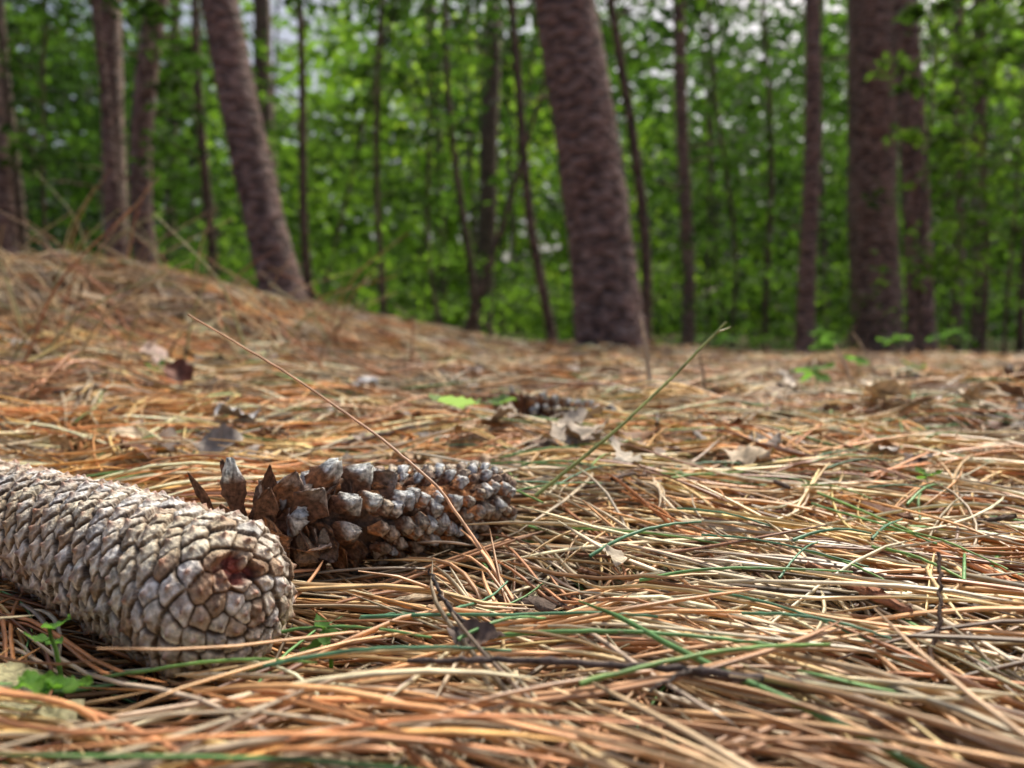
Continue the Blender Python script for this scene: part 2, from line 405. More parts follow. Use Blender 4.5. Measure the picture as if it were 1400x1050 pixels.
# ------------------------------------------------------------------ weathered cone with lifted scales
def scale_geo(Ls, Wd, Th, r, seedv, thin=False):
    nu, nv = 9, 12
    uu = np.linspace(-1, 1, nu)[None, :]; vv = np.linspace(0, 1, nv)[:, None]
    tipw = np.where(vv < .66, 1, np.clip((1.03 - vv) / .37, .06, 1) ** .7)
    w = Wd * (.42 + .58 * sstep(0, .62, vv)) * tipw
    w = w * (1 + .07 * r.standard_normal((nv, 1)))
    x = uu * w; y = Ls * vv + 0 * uu
    if thin: th = Th * .35 * (1 - .5 * np.abs(uu)) * (1 - .5 * sstep(.84, 1.0, vv)) + 0 * vv
    else: th = Th * (.25 + .75 * sstep(.45, .78, vv)) * (1 - .75 * np.abs(uu) ** 1.3) * (1 - .85 * sstep(.80, 1.0, vv))
    um = (0 if thin else 1) * Th * .35 * np.exp(-((uu / .2) ** 2 + ((vv - .78) / .05) ** 2))
    cup = (-.18 if not thin else .3) * Wd * uu ** 2
    top = np.stack([x, y, cup + th + um + 0 * x], -1); bot = np.stack([x, y, cup - th * .35 + 0 * x], -1)
    top[..., 2] += r.standard_normal((nv, nu)) * Th * .10; top[..., 0] += r.standard_normal((nv, nu)) * Wd * .035
    top[-3:, :, 1] += r.standard_normal((3, nu)) * Ls * .025
    V = np.concatenate([top.reshape(-1, 3), bot.reshape(-1, 3)]); K = nu * nv
    i, j = np.meshgrid(np.arange(nv - 1), np.arange(nu - 1), indexing='ij')
    q = np.stack([i * nu + j, i * nu + j + 1, (i + 1) * nu + j + 1, (i + 1) * nu + j], -1).reshape(-1, 4)
    qs = [q, q[:, ::-1] + K]
    b = []
    for jx in range(nu - 1): b.append([(nv - 1) * nu + jx, (nv - 1) * nu + jx + 1, (nv - 1) * nu + jx + 1 + K, (nv - 1) * nu + jx + K])
    for ix in range(nv - 1):
        b.append([ix * nu, (ix + 1) * nu, (ix + 1) * nu + K, ix * nu + K]); b.append([ix * nu + nu - 1, ix * nu + nu - 1 + K, (ix + 1) * nu + nu - 1 + K, (ix + 1) * nu + nu - 1])
    Q = np.concatenate(qs + [np.array(b)])
    vfull = np.repeat(np.linspace(0, 1, nv), nu); ufull = np.tile(np.linspace(-1, 1, nu), nv)
    return V, Q, np.concatenate([vfull, vfull]), np.concatenate([ufull, ufull]), np.concatenate([np.ones(K), np.zeros(K)])

def open_cone(name, A, B, R0, R1, N=330, seed=21, strip=True, ragged=True, big=1.0, lum=1.0):
    r = np.random.default_rng(seed); ac = Acc()
    d, sd, up = frame(A, B); L = np.linalg.norm(B - A)
    def Rad(t): return (R0 + (R1 - R0) * t) * np.sqrt(np.clip(1 - np.clip((t - .86) / .16, 0, 1) ** 2, .05, 1))
    nt, na = 120, 72
    t = np.linspace(-.04, .99, nt); a = np.linspace(0, 2 * np.pi, na, endpoint=False)
    TT, AA = np.meshgrid(t, a, indexing='ij')
    rad = Rad(np.clip(TT, 0, 1)) * .76 * sstep(-.05, .05, TT) ** .5
    if ragged: rad = rad * (1 - .45 * sstep(.34, .0, TT))
    P0 = np.stack([TT * L, rad * np.cos(AA), rad * np.sin(AA)], -1)
    rad = rad * (1 + .10 * vnoise(P0, 500, seed) + .05 * vnoise(P0, 1400, seed)); P0[..., 1] = rad * np.cos(AA); P0[..., 2] = rad * np.sin(AA)
    SA = .72
    strm = sstep(.34, .14, np.abs(AA - SA + .2 * np.sin(TT * 9))) * sstep(.30, .40, TT) * sstep(.90, .78, TT) if strip else 0 * TT
    c = np.array([.09, .05, .03]) * (1 - strm[..., None]) + np.array([.52, .23, .085]) * strm[..., None]
    c = c * (1 + .4 * vnoise(P0, 900, 5))[..., None]
    Wp = A + P0[..., :1] * d + P0[..., 1:2] * sd + P0[..., 2:3] * up
    i = np.arange(nt - 1)[:, None]; j = np.arange(na)[None, :]; j2 = (j + 1) % na
    Q = np.stack([i * na + j, i * na + j2, (i + 1) * na + j2, (i + 1) * na + j], -1).reshape(-1, 4)
    ac.add(Wp.reshape(-1, 3), Q, np.clip(c, .004, .8).reshape(-1, 3))
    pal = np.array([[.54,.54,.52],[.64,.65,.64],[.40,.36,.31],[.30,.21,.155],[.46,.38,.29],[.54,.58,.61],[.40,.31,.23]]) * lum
    for kx in range(N):
        tt = (kx + .5) / N
        ang = kx * 2.399963 + r.standard_normal() * .06
        an = ang % (2 * np.pi)
        if strip and .34 < tt < .84 and abs(an - SA + .2 * math.sin(tt * 9)) < .18: continue
        if r.random() < .05: continue
        R = float(Rad(tt))
        openness = .48 + .18 * r.standard_normal()
        sz = .0082 * big * (1.10 - .30 * tt) * r.uniform(.75, 1.2) * (R0 / .0245)
        thin = False; rag = False
        if ragged and tt < .40:
            if r.random() < .42: continue
            rag = True
            openness = r.uniform(.5, 1.7); sz *= r.uniform(1.1, 1.75); thin = r.random() < .55
        if tt > .9: openness = .42 - (tt - .9) * 3.0
        rad_dir = math.cos(ang) * sd + math.sin(ang) * up
        tan = np.cross(d, rad_dir)
        grow = d * math.cos(openness) + rad_dir * math.sin(openness)
        nrm = np.cross(tan, grow)
        if nrm @ rad_dir < 0: nrm = -nrm
        tw = r.standard_normal() * (.5 if rag else .2)
        V, Qs, vf, uf, tf = scale_geo(sz * 1.5, sz * .56, sz * .30, r, kx, thin)
        base = A + d * (tt * L - sz * .9 * math.cos(openness)) + rad_dir * (R * (.76 if rag else .98) - sz * (1.0 if rag else 1.25) * math.sin(openness))
        tx = tan * math.cos(tw) + grow * math.sin(tw); gr = grow * math.cos(tw) - tan * math.sin(tw)
        Wv = base + V[:, :1] * tx + V[:, 1:2] * gr + V[:, 2:3] * nrm
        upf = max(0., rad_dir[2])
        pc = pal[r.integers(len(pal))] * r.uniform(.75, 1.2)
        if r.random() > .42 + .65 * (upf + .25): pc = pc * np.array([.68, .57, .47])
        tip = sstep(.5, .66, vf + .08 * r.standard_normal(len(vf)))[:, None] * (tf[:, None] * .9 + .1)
        if thin: tip = tip * .25
        brown = np.array([.17, .08, .043]) if r.random() < .6 else np.array([.42, .18, .07])
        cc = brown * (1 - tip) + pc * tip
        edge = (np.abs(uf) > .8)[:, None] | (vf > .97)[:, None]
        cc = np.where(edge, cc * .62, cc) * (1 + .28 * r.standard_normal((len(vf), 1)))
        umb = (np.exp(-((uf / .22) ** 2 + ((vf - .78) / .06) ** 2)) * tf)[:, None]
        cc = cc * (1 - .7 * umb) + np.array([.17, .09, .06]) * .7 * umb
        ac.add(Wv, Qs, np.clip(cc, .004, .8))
    if ragged:
        s_ = R0 / .0235
        for (ox, oy, oz, hgt, lean, wd, tipc) in [(-.008, .002, .008, .0290, -.10, .0050, 1), (.008, .010, .010, .022, .30, .0065, .3), (.018, .006, .012, .026, .60, .0075, 1), (-.014, -.006, -.002, .026, -1.0, .004, 0),
                     (.030, .006, .013, .024, .80, .0070, .9), (-.012, .006, -.006, .024, -1.4, .003, 0), (-.018, .002, .004, .028, -.7, .0026, 0), (.000, .014, .002, .024, 0.1, .005, 0), (-.010, .010, -.01, .022, -1.8, .004, 0), (.042, .007, .013, .020, .95, .0065, .3), (.002, .013, -.008, .02, -2.0, .005, .4),
                     (.012, .016, .006, .022, .6, .007, .3), (.024, .016, .004, .020, .9, .007, .8), (-.006, .014, .0, .024, -.5, .004, 0), (.008, .018, -.006, .019, 1.6, .006, .3), (-.014, -.002, .008, .026, -.45, .002, 0), (-.004, -.006, .010, .026, -.3, .003, 0), (.020, .018, -.004, .020, 1.4, .0065, .5), (.034, .014, .006, .018, 1.1, .0065, .9),
                     (-.016, .008, .002, .025, -1.15, .0022, 0), (-.010, .014, -.004, .024, -.9, .0030, 0), (.004, .008, .012, .023, .0, .003, 0)]:
            V, Qs, vf, uf, tf = scale_geo(hgt * s_, wd * s_, wd * .5 * s_, r, 1, tipc < .5)
            gr = up * math.cos(lean) + d * math.sin(lean) + sd * (.15 + oy * 25); gr /= np.linalg.norm(gr); tx = sd * .35 + d * .7; tx = tx - gr * (tx @ gr); tx /= np.linalg.norm(tx); nm = np.cross(tx, gr)
            if nm @ sd < 0: nm = -nm
            base = A + (d * ox + sd * oy * .7 + up * oz * .7) * s_
            Wv = base + V[:, :1] * tx + V[:, 1:2] * gr + V[:, 2:3] * nm
            tip = sstep(.70, .80, vf + .04 * r.standard_normal(len(vf)))[:, None] * tipc
            bb = np.array([.16, .08, .048]) if r.random() < .75 else np.array([.30, .14, .065])
            cc = (bb * (1 - tip) + np.array([.62, .64, .61]) * lum * tip) * (1 + .25 * r.standard_normal((len(vf), 1)))
            ac.add(Wv, Qs, np.clip(cc, .004, .8))
    return ac.build(name, [M_CONE2], smooth=False)
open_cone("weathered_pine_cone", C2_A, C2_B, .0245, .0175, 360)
def gz(x, y, o=0.): return float(H(x, y)) + o
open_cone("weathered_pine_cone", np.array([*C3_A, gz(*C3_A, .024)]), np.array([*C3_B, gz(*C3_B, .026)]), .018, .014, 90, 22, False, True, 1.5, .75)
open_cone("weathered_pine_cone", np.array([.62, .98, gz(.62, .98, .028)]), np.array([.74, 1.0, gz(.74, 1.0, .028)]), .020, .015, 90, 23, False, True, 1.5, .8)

# ------------------------------------------------------------------ dry leaves, bark chips
def leaf_geo(L, W, curl, fold, lobes, r):
    nv, nu = 15, 7
    v = np.linspace(0, 1, nv)[:, None]; u_ = np.linspace(-1, 1, nu)[None, :]
    w = W * np.sin(np.pi * np.clip(v, .02, .98) ** .8) ** .7
    if lobes: w = w * (1 - .42 * np.abs(np.sin(v * np.pi * 3.5)) ** 1.5)
    w = w * (1 + .08 * r.standard_normal((nv, 1)))
    x = u_ * w; y = L * v + 0 * u_
    z = fold * np.abs(x) + curl * L * (v - .5) ** 2 * 4 * .3 + .10 * W * r.standard_normal((nv, nu)) * np.abs(u_) + .25 * W * np.sin(v * 7 + r.uniform(0, 6)) * u_
    V = np.stack([x, y, z], -1).reshape(-1, 3)
    i, j = np.meshgrid(np.arange(nv - 1), np.arange(nu - 1), indexing='ij')
    Q = np.stack([i * nu + j, i * nu + j + 1, (i + 1) * nu + j + 1, (i + 1) * nu + j], -1).reshape(-1, 4)
    rib = np.repeat(1 - .35 * (np.abs(u_) < .1), nv, 0).ravel() * (1 + .12 * np.sin(np.repeat(v, nu, 1).ravel() * 40))
    return V, Q, rib

def put(V, x, y, zo, yaw, tx, ty):
    c, s = math.cos(tx), math.sin(tx); V = V @ np.array([[1, 0, 0], [0, c, s], [0, -s, c]])
    c, s = math.cos(ty), math.sin(ty); V = V @ np.array([[c, 0, -s], [0, 1, 0], [s, 0, c]])
    c, s = math.cos(yaw), math.sin(yaw); V = V @ np.array([[c, s, 0], [-s, c, 0], [0, 0, 1]])
    return V + np.array([x, y, gz(x, y, zo)])
ac = Acc(); r = np.random.default_rng(31)
LP = np.array([[.46,.31,.19],[.34,.18,.09],[.58,.46,.33],[.20,.10,.06],[.42,.36,.31],[.64,.50,.34],[.16,.11,.085],[.32,.25,.20],[.20,.13,.09]])
def near_cone(x, y): 
    p = np.array([[x, y, .045]]); return seg_dist(p, C1_A, C1_B)[0] < .065 or seg_dist(p, C2_A, C2_B)[0] < .06 or seg_dist(np.array([[x, y]]), C3_A, C3_B)[0] < .04
for kx in range(620):
    y = .50 + 5.0 * r.random() ** 1.9; x = r.uniform(-1, 1) * (.64 * y + .1)
    if near_cone(x, y): continue
    L = r.uniform(.014, .036) * (1 + .06 * y); V, Q, rib = leaf_geo(L, L * r.uniform(.2, .34), r.uniform(-.6, .6), r.uniform(-.4, .3), r.random() < .4, r)
    V = put(V, x, y, r.uniform(.020, .035), r.uniform(0, 6.28), r.standard_normal() * .2, r.standard_normal() * .25)
    c = LP[r.integers(len(LP))] * r.uniform(.7, 1.1); ac.add(V, Q, np.clip(c[None, :] * rib[:, None], 0, .8))
for (x, y, L, W, yaw, tx, ty, c, lob) in [
    (.02, .53, .050, .013, -1.2, .2, .3, (.46,.38,.29), True), (-.02, .57, .045, .012, -.6, .15, -.4, (.42,.34,.25), True), (.03, .60, .045, .014, -2.0, .3, .2, (.50,.42,.33), True),
    (.075, .48, .035, .010, .5, .35, .2, (.46,.40,.32), True), (.10, .52, .04, .010, 1.5, .25, .2, (.30,.23,.18), True), (.06, .55, .04, .012, 2.5, .25, .2, (.28,.22,.18), True), (-.33, .78, .03, .014, .3, 1.0, .2, (.18,.07,.045), False),
    (-.43, .95, .045, .016, .5, .5, .3, (.62,.46,.38), False), (.36, .72, .050, .015, 1.9, .3, .4, (.76,.64,.48), False), (.43, .66, .04, .014, 2.9, .2, .4, (.18,.10,.07), True), (.47, .70, .04, .012, 1.2, .3, .3, (.22,.14,.10), True),
    (.39, .68, .035, .012, 2.6, .4, -.3, (.55,.46,.34), True), (.30, .85, .035, .014, .4, .5, .3, (.74,.64,.52), False),
    (-.018, .243, .022, .005, -2.2, .15, .5, (.12,.08,.065), False), (.045, .318, .014, .006, .5, .2, .1, (.50,.42,.31), False),
    (-.20, .62, .04, .015, 1.2, .1, .1, (.40,.39,.40), False), (-.16, .80, .04, .015, -.4, .15, .1, (.48,.47,.48), False),
    (-.36, 1.0, .05, .012, 2.0, .2, .1, (.20,.16,.13), False), (-.44, 1.1, .05, .012, 1.0, .2, .1, (.22,.17,.14), False), (-.28, 1.05, .05, .014, 1.4, .2, .1, (.40,.38,.36), False)]:
    V, Q, rib = leaf_geo(L, W, .4, .3, lob, r); V = put(V, x, y, .030, yaw, tx, ty)
    ac.add(V, Q, np.clip(np.array(c)[None, :] * rib[:, None], 0, .8))
ac.build("fallen_dry_leaves", [M_DRY])

ac = Acc()
def chip(x, y, zo, L, W, T, yaw, tilt, col):
    nv, nu = 12, 7; v = np.linspace(-.5, .5, nv)[:, None]; uu = np.linspace(-1, 1, nu)[None, :]
    w = W * .5 * (1 - .6 * np.abs(2 * v) ** 3) * (1 + .15 * r.standard_normal((nv, 1)))
    xx = uu * w; yy = L * v + .06 * L * r.standard_normal((1, nu)) * np.sign(v); zt = T * (1 - .5 * uu ** 2) + T * .3 * r.standard_normal((nv, nu))
    top = np.stack([xx, yy, zt], -1); bot = np.stack([xx * .95, yy, zt * 0 - T * .3], -1)
    V = np.concatenate([top.reshape(-1, 3), bot.reshape(-1, 3)]); K = nu * nv
    i, j = np.meshgrid(np.arange(nv - 1), np.arange(nu - 1), indexing='ij')
    q = np.stack([i * nu + j, i * nu + j + 1, (i + 1) * nu + j + 1, (i + 1) * nu + j], -1).reshape(-1, 4)
    b = []
    for jx in range(nu - 1):
        b.append([(nv - 1) * nu + jx, (nv - 1) * nu + jx + 1, (nv - 1) * nu + jx + 1 + K, (nv - 1) * nu + jx + K]); b.append([jx + 1, jx, jx + K, jx + 1 + K])
    for ix in range(nv - 1):
        b.append([ix * nu, (ix + 1) * nu, (ix + 1) * nu + K, ix * nu + K]); b.append([ix * nu + nu - 1, ix * nu + nu - 1 + K, (ix + 1) * nu + nu - 1 + K, (ix + 1) * nu + nu - 1])
    Q = np.concatenate([q, q[:, ::-1] + K, np.array(b)])
    ac.add(put(V, x, y, zo, yaw, tilt, r.standard_normal() * .15), Q, np.clip(np.array(col) * (1 + .15 * r.standard_normal((2 * K, 1))), .004, .8))
chip(-.005, .300, .026, .055, .013, .0022, 1.0, -.1, (.13,.09,.07)); chip(.015, .285, .027, .04, .010, .002, .7, 0, (.16,.10,.065)); chip(.02, .31, .026, .05, .012, .002, 1.3, 0, (.10,.07,.055))
chip(.125, .285, .029, .05, .006, .002, .35, .05, (.30,.14,.08)); chip(-.155, .238, .022, .036, .022, .003, .9, .1, (.30,.28,.16))
chip(-.132, .217, .021, .026, .015, .003, 1.3, 0, (.27,.25,.15))
for kx in range(200):
    y = .3 + 2.6 * r.random() ** 1.4; x = r.uniform(-1, 1) * (.64 * y)
    if near_cone(x, y): continue
    chip(x, y, r.uniform(.018, .030), r.uniform(.010, .03), r.uniform(.004, .010), .0014, r.uniform(0, 6.28), r.standard_normal() * .25, LP[r.integers(len(LP))] * .65)
ac.build("bark_chips", [M_TWIG])

# ------------------------------------------------------------------ twigs and stems
def wig(P, amp, n=24, seed=0):
    P = np.asarray(P, float); rr = np.random.default_rng(seed)
    t = np.linspace(0, 1, n); tp = np.linspace(0, 1, len(P))
    o = np.stack([np.interp(t, tp, P[:, q]) for q in range(3)], 1)
    for _ in range(3): o[1:-1] = (o[:-2] + 2 * o[1:-1] + o[2:]) / 4
    return o + rr.standard_normal((n, 3)) * amp

def stem(name, P, r0, r1, col, seed=0, amp=.0003, sides=7, n=30, mat=None, knots=0):
    pts = wig(P, amp, n, seed); rad = np.linspace(r0, r1, n); rr = np.random.default_rng(seed)
    if knots: rad = rad * (1 + .35 * (rr.random(n) < .2))
    V, Q = tube(pts, rad, sides, .05, rr); c = np.repeat(np.array(col)[None] * (1 + .12 * rr.standard_normal((n, 1))), sides, 0)
    return V, Q, np.clip(c, .004, .8)

a1 = Acc(); a1.add(*stem("", [(-.030, .224, .034), (.0, .217, .0375), (.045, .211, .0375), (.083, .207, .034)], .0007, .0012, (.09, .07, .065), 1, .0003, 9, 40, None, 1))
a1.add(*stem("", [(.052, .211, .0375), (.045, .206, .038), (.035, .200, .036)], .0006, .0004, (.10, .08, .07), 2))
a1.build("twig", [M_TWIG])
a1 = Acc(); a1.add(*stem("", [(-.028, .262, .050), (-.022, .254, .042), (-.012, .246, .034)], .0005, .0009, (.08, .065, .06), 3)); a1.build("twig", [M_TWIG])
a1 = Acc(); a1.add(*stem("", [(.142, .262, .055), (.135, .247, .040), (.125, .235, .025)], .0006, .0008, (.11, .07, .05), 4)); a1.build("twig", [M_TWIG])
a1 = Acc()
for kx in range(40):
    y = .42 + 2.3 * r.random(); x = r.uniform(-1, 1) * .6 * y
    if near_cone(x, y): continue
    th = r.uniform(0, 3.14); L = r.uniform(.04, .12); p = []
    for q in (-.5, 0, .5):
        xx = x + math.cos(th) * L * q; yy = y + math.sin(th) * L * q; p.append((xx, yy, gz(xx, yy, .030)))
    a1.add(*stem("", p, .0014, .0009, (.14, .10, .08), kx, .0006, 6, 14, None, 1))
a1.build("scattered_twigs", [M_TWIG])

a1 = Acc(); a1.add(*stem("", [(.012, .40, .048), (.055, .415, .080), (.088, .43, .108), (.118, .44, .137)], .0011, .0006, (.30, .34, .11), 5, .0001, 6, 40))
a1.add(*stem("", [(.100, .435, .120), (.112, .438, .131), (.121, .442, .134)], .0008, .0003, (.38, .36, .15), 6, .0001, 5, 14))
a1.build("grass_stem", [M_NEEDLE])
a1 = Acc(); a1.add(*stem("", [(-.150, .37, .1385), (-.10, .355, .112), (-.055, .335, .085), (-.03, .325, .066), (-.012, .31, .044)], .0005, .0007, (.72, .42, .25), 7, .0001, 5, 40)); a1.build("dry_straw", [M_NEEDLE])
a1 = Acc()
for (x, y, h, dx, c, w) in [(.165, .92, .120, -.016, (.66,.54,.40), .0040), (.235, .95, .08, -.012, (.36,.26,.18), .0028), (.44, 1.0, .085, -.035, (.6,.46,.34), .0036), (.52, 1.1, .10, -.05, (.6,.48,.34), .0028), (-.14, 1.1, .10, .004, (.40,.16,.07), .002)]:
    z = gz(x, y); a1.add(*stem("", [(x, y, z), (x + dx * .5, y, z + h * .6), (x + dx, y, z + h)], w, w * .4, c, int(x * 99) + 50, .0003, 5, 16))
for kx in range(80):
    y = r.uniform(.9, 1.9); x = -r.uniform(.20, .64) * y - .02; z = gz(x, y); h = r.uniform(.05, .24); an = r.choice([-1, 1]) * r.uniform(.3, 1.3)
    c = [(.58,.43,.23), (.40,.27,.16), (.46,.20,.10), (.38,.36,.16)][kx % 4]
    a1.add(*stem("", [(x, y, z), (x + .4 * h * math.sin(an), y, z + h * .6 * abs(math.cos(an)) + .02), (x + h * math.sin(an) * 1.2, y - .02, z + h * abs(math.cos(an)) + .03)], .0020, .0008, c, kx + 70, .0004, 5, 14))
for kx in range(60):
    y = r.uniform(2.0, 6.5); x = r.uniform(-.4, .66) * y; z = gz(x, y); h = r.uniform(.06, .15); an = r.standard_normal() * .7
    a1.add(*stem("", [(x, y, z), (x + .4 * h * math.sin(an), y, z + h * .6), (x + h * math.sin(an), y, z + h)], .0020, .0008, (.40, .30, .18), kx + 170, .0004, 4, 8))
a1.build("dry_grass_stems", [M_NEEDLE])

gr = [(-.002, .262, -.12, .10, .030, .0009), (.035, .238, -.10, .10, .029, .0010), (.055, .214, .35, .08, .034, .0009), (-.012, .30, 1.1, .045, .033, .0008), (-.005, .305, .75, .05, .028, .0007),
      (.06, .345, -.35, .07, .028, .0008), (.10, .37, -.7, .05, .030, .0008), (-.055, .26, -.25, .06, .025, .0008), (.13, .30, -1.2, .05, .03, .0007), (-.03, .285, .2, .05, .022, .0006), (.0, .275, .9, .045, .025, .0007),
      (-.09, .23, -.2, .07, .03, .0008), (.09, .26, -.9, .06, .03, .0007), (.02, .42, .3, .06, .03, .0008), (.12, .46, -.2, .07, .03, .0009), (-.04, .225, .1, .08, .03, .0008)]
_r = np.random.default_rng(91)
for _ in range(52):
    y = _r.uniform(.24, .85); x = _r.uniform(-.05, .58) * y; gr.append((x, y, _r.uniform(-1.4, 1.2), _r.uniform(.03, .08), .033, _r.uniform(.0006, .0011)))
a1 = Acc()
for kx, (x, y, th, L, zo, w) in enumerate(gr):
    p = []
    for q in np.linspace(-.5, .5, 5):
        xx = x + math.cos(th) * L * q; yy = y + math.sin(th) * L * q; p.append((xx, yy, gz(xx, yy, .028) + .003 * math.cos(q * 3) + (zo - .028) * .6))
    c = [(.10,.26,.14), (.15,.34,.11), (.19,.36,.09)][kx % 3]
    a1.add(*stem("", p, w * .8, w * .5, c, kx + 300, .00008, 6, 24))
a1.build("green_pine_needles", [M_NEEDLE])

# ------------------------------------------------------------------ green seedlings and small leaves
def gleaf(ac, x, y, z, L, W, yaw, tx, ty, c):
    V, Q, rib = leaf_geo(L, W, .4, .35, False, r)
    V = put(V, x, y, 0, yaw, tx, ty); V[:, 2] += z - gz(x, y)
    ac.add(V, Q, np.array(c)[None] * (1.1 - .1 * rib[:, None]))
def seedling(x, y, h, L, c, nl=4, seed=0):
    a = Acc(); z = gz(x, y)
    a.add(*stem("", [(x, y, z), (x + .1 * h, y, z + h * .6), (x, y, z + h)], .0009, .0006, (.12, .2, .06), seed, .0001, 5, 10))
    for q in range(nl): gleaf(a, x, y, z + h * (.8 + .2 * r.random()), L, L * .28, q * 6.28 / nl + r.uniform(0, .6), r.uniform(-.5, .5), r.uniform(-.3, .3), c)
    a.build("seedling", [M_LEAF])
seedling(-.142, .240, .044, .008, (.09, .20, .05), 4, 1)
a = Acc(); gleaf(a, -.025, .60, gz(-.025, .60, .040), .040, .011, 1.45, .12, .25, (.24, .37, .18)); gleaf(a, -.02, .68, gz(-.02, .68, .034), .026, .009, -2, .1, .2, (.14, .24, .10)); a.build("green_leaf", [M_LEAF])
seedling(.36, .95, .060, .028, (.13, .26, .07), 4, 2); seedling(.52, 1.2, .06, .026, (.11, .24, .06), 4, 3)
seedling(.42, .80, .036, .018, (.12, .26, .07), 3, 4); seedling(-.39, .88, .036, .018, (.12, .24, .08), 3, 5); seedling(.235, .45, .032, .010, (.11, .22, .06), 3, 6)
seedling(-.062, .258, .030, .008, (.08, .18, .05), 4, 7); seedling(1.1, 2.3, .10, .05, (.09, .19, .05), 5, 8); seedling(.75, 1.9, .08, .04, (.09, .19, .05), 5, 9)
seedling(.68, 1.35, .06, .03, (.09, .19, .05), 4, 10); seedling(1.25, 3.2, .14, .06, (.09, .19, .05), 6, 11)
seedling(1.9, 3.4, .14, .06, (.08, .17, .05), 6, 12); seedling(.8, 3.0, .10, .05, (.08, .17, .05), 5, 13); seedling(1.45, 2.7, .10, .05, (.08, .17, .05), 5, 14)
a = Acc()
for (x, y) in [(-.125, .208), (-.118, .205), (-.132, .212)]:
    for q in range(3): gleaf(a, x, y, gz(x, y, .030), .007, .003, r.uniform(0, 6.28), .1, .2, (.10, .22, .04))
a.build("clover", [M_LEAF])

# ------------------------------------------------------------------ foliage sprays
def leaf_cloud(P, size, col, r, tiltmax=1.0, narrow=1.0):
    n = len(P)
    yaw = r.uniform(0, 2 * np.pi, n); pit = r.uniform(-tiltmax, .4 * tiltmax, n); roll = r.standard_normal(n) * .6
    D = np.stack([np.cos(yaw) * np.cos(pit), np.sin(yaw) * np.cos(pit), np.sin(pit)], 1)
    S = np.stack([-np.sin(yaw), np.cos(yaw), 0 * yaw], 1); U = np.cross(D, S)
    S2 = S * np.cos(roll)[:, None] + U * np.sin(roll)[:, None]; U2 = np.cross(D, S2)
    loc = np.array([[0, 0, 0], [.33, .27, .07], [.74, .20, .05], [1, 0, 0], [.74, -.20, .05], [.33, -.27, .07]])
    loc[:, 1] *= narrow
    V = P[:, None, :] + size[:, None, None] * (loc[None, :, :1] * D[:, None] + loc[None, :, 1:2] * S2[:, None] + loc[None, :, 2:3] * U2[:, None])
    b = np.arange(n)[:, None] * 6
    Q = np.concatenate([b + np.array([[0, 1, 2, 3]]), b + np.array([[0, 3, 4, 5]])])
    return V.reshape(-1, 3), Q, np.repeat(col, 6, 0)

GP = np.array([[.015,.034,.010],[.034,.074,.015],[.065,.132,.022],[.125,.22,.034],[.26,.38,.06]])
def sprays(C, R, nl, size, bright, r, flat=.22):
    m = len(C); rep = np.repeat(np.arange(m), nl)
    a = r.uniform(0, 2 * np.pi, m * nl); rr_ = np.sqrt(r.random(m * nl)); Rr = R[rep]
    off = np.stack([np.cos(a) * rr_ * Rr, np.sin(a) * rr_ * Rr, r.standard_normal(m * nl) * flat * Rr - .25 * rr_ ** 2 * Rr], 1)
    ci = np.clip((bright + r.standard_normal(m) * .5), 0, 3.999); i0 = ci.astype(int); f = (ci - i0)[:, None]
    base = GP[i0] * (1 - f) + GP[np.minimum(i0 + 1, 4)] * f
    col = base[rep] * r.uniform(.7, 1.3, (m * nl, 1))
    return leaf_cloud(C[rep] + off, size[rep] * r.uniform(.7, 1.2, m * nl), col, r)

# ------------------------------------------------------------------ trees
def trunk_pts(p0, p1, ztop, n, bend, r, mid=None):
    (x0, z0), (x1, z1) = p0, p1
    zz = np.linspace(z0 - .15, ztop, n); t = (zz - z0) / (z1 - z0)
    x = x0 + (x1 - x0) * t
    if mid is not None: x = x + mid * np.sin(np.clip(t, 0, 1) * np.pi)
    w = (zz - z0); wob = bend * (np.sin(w * 1.1 + r.uniform(0, 6)) - 0) * np.clip(w, 0, 1)
    return x + wob, zz

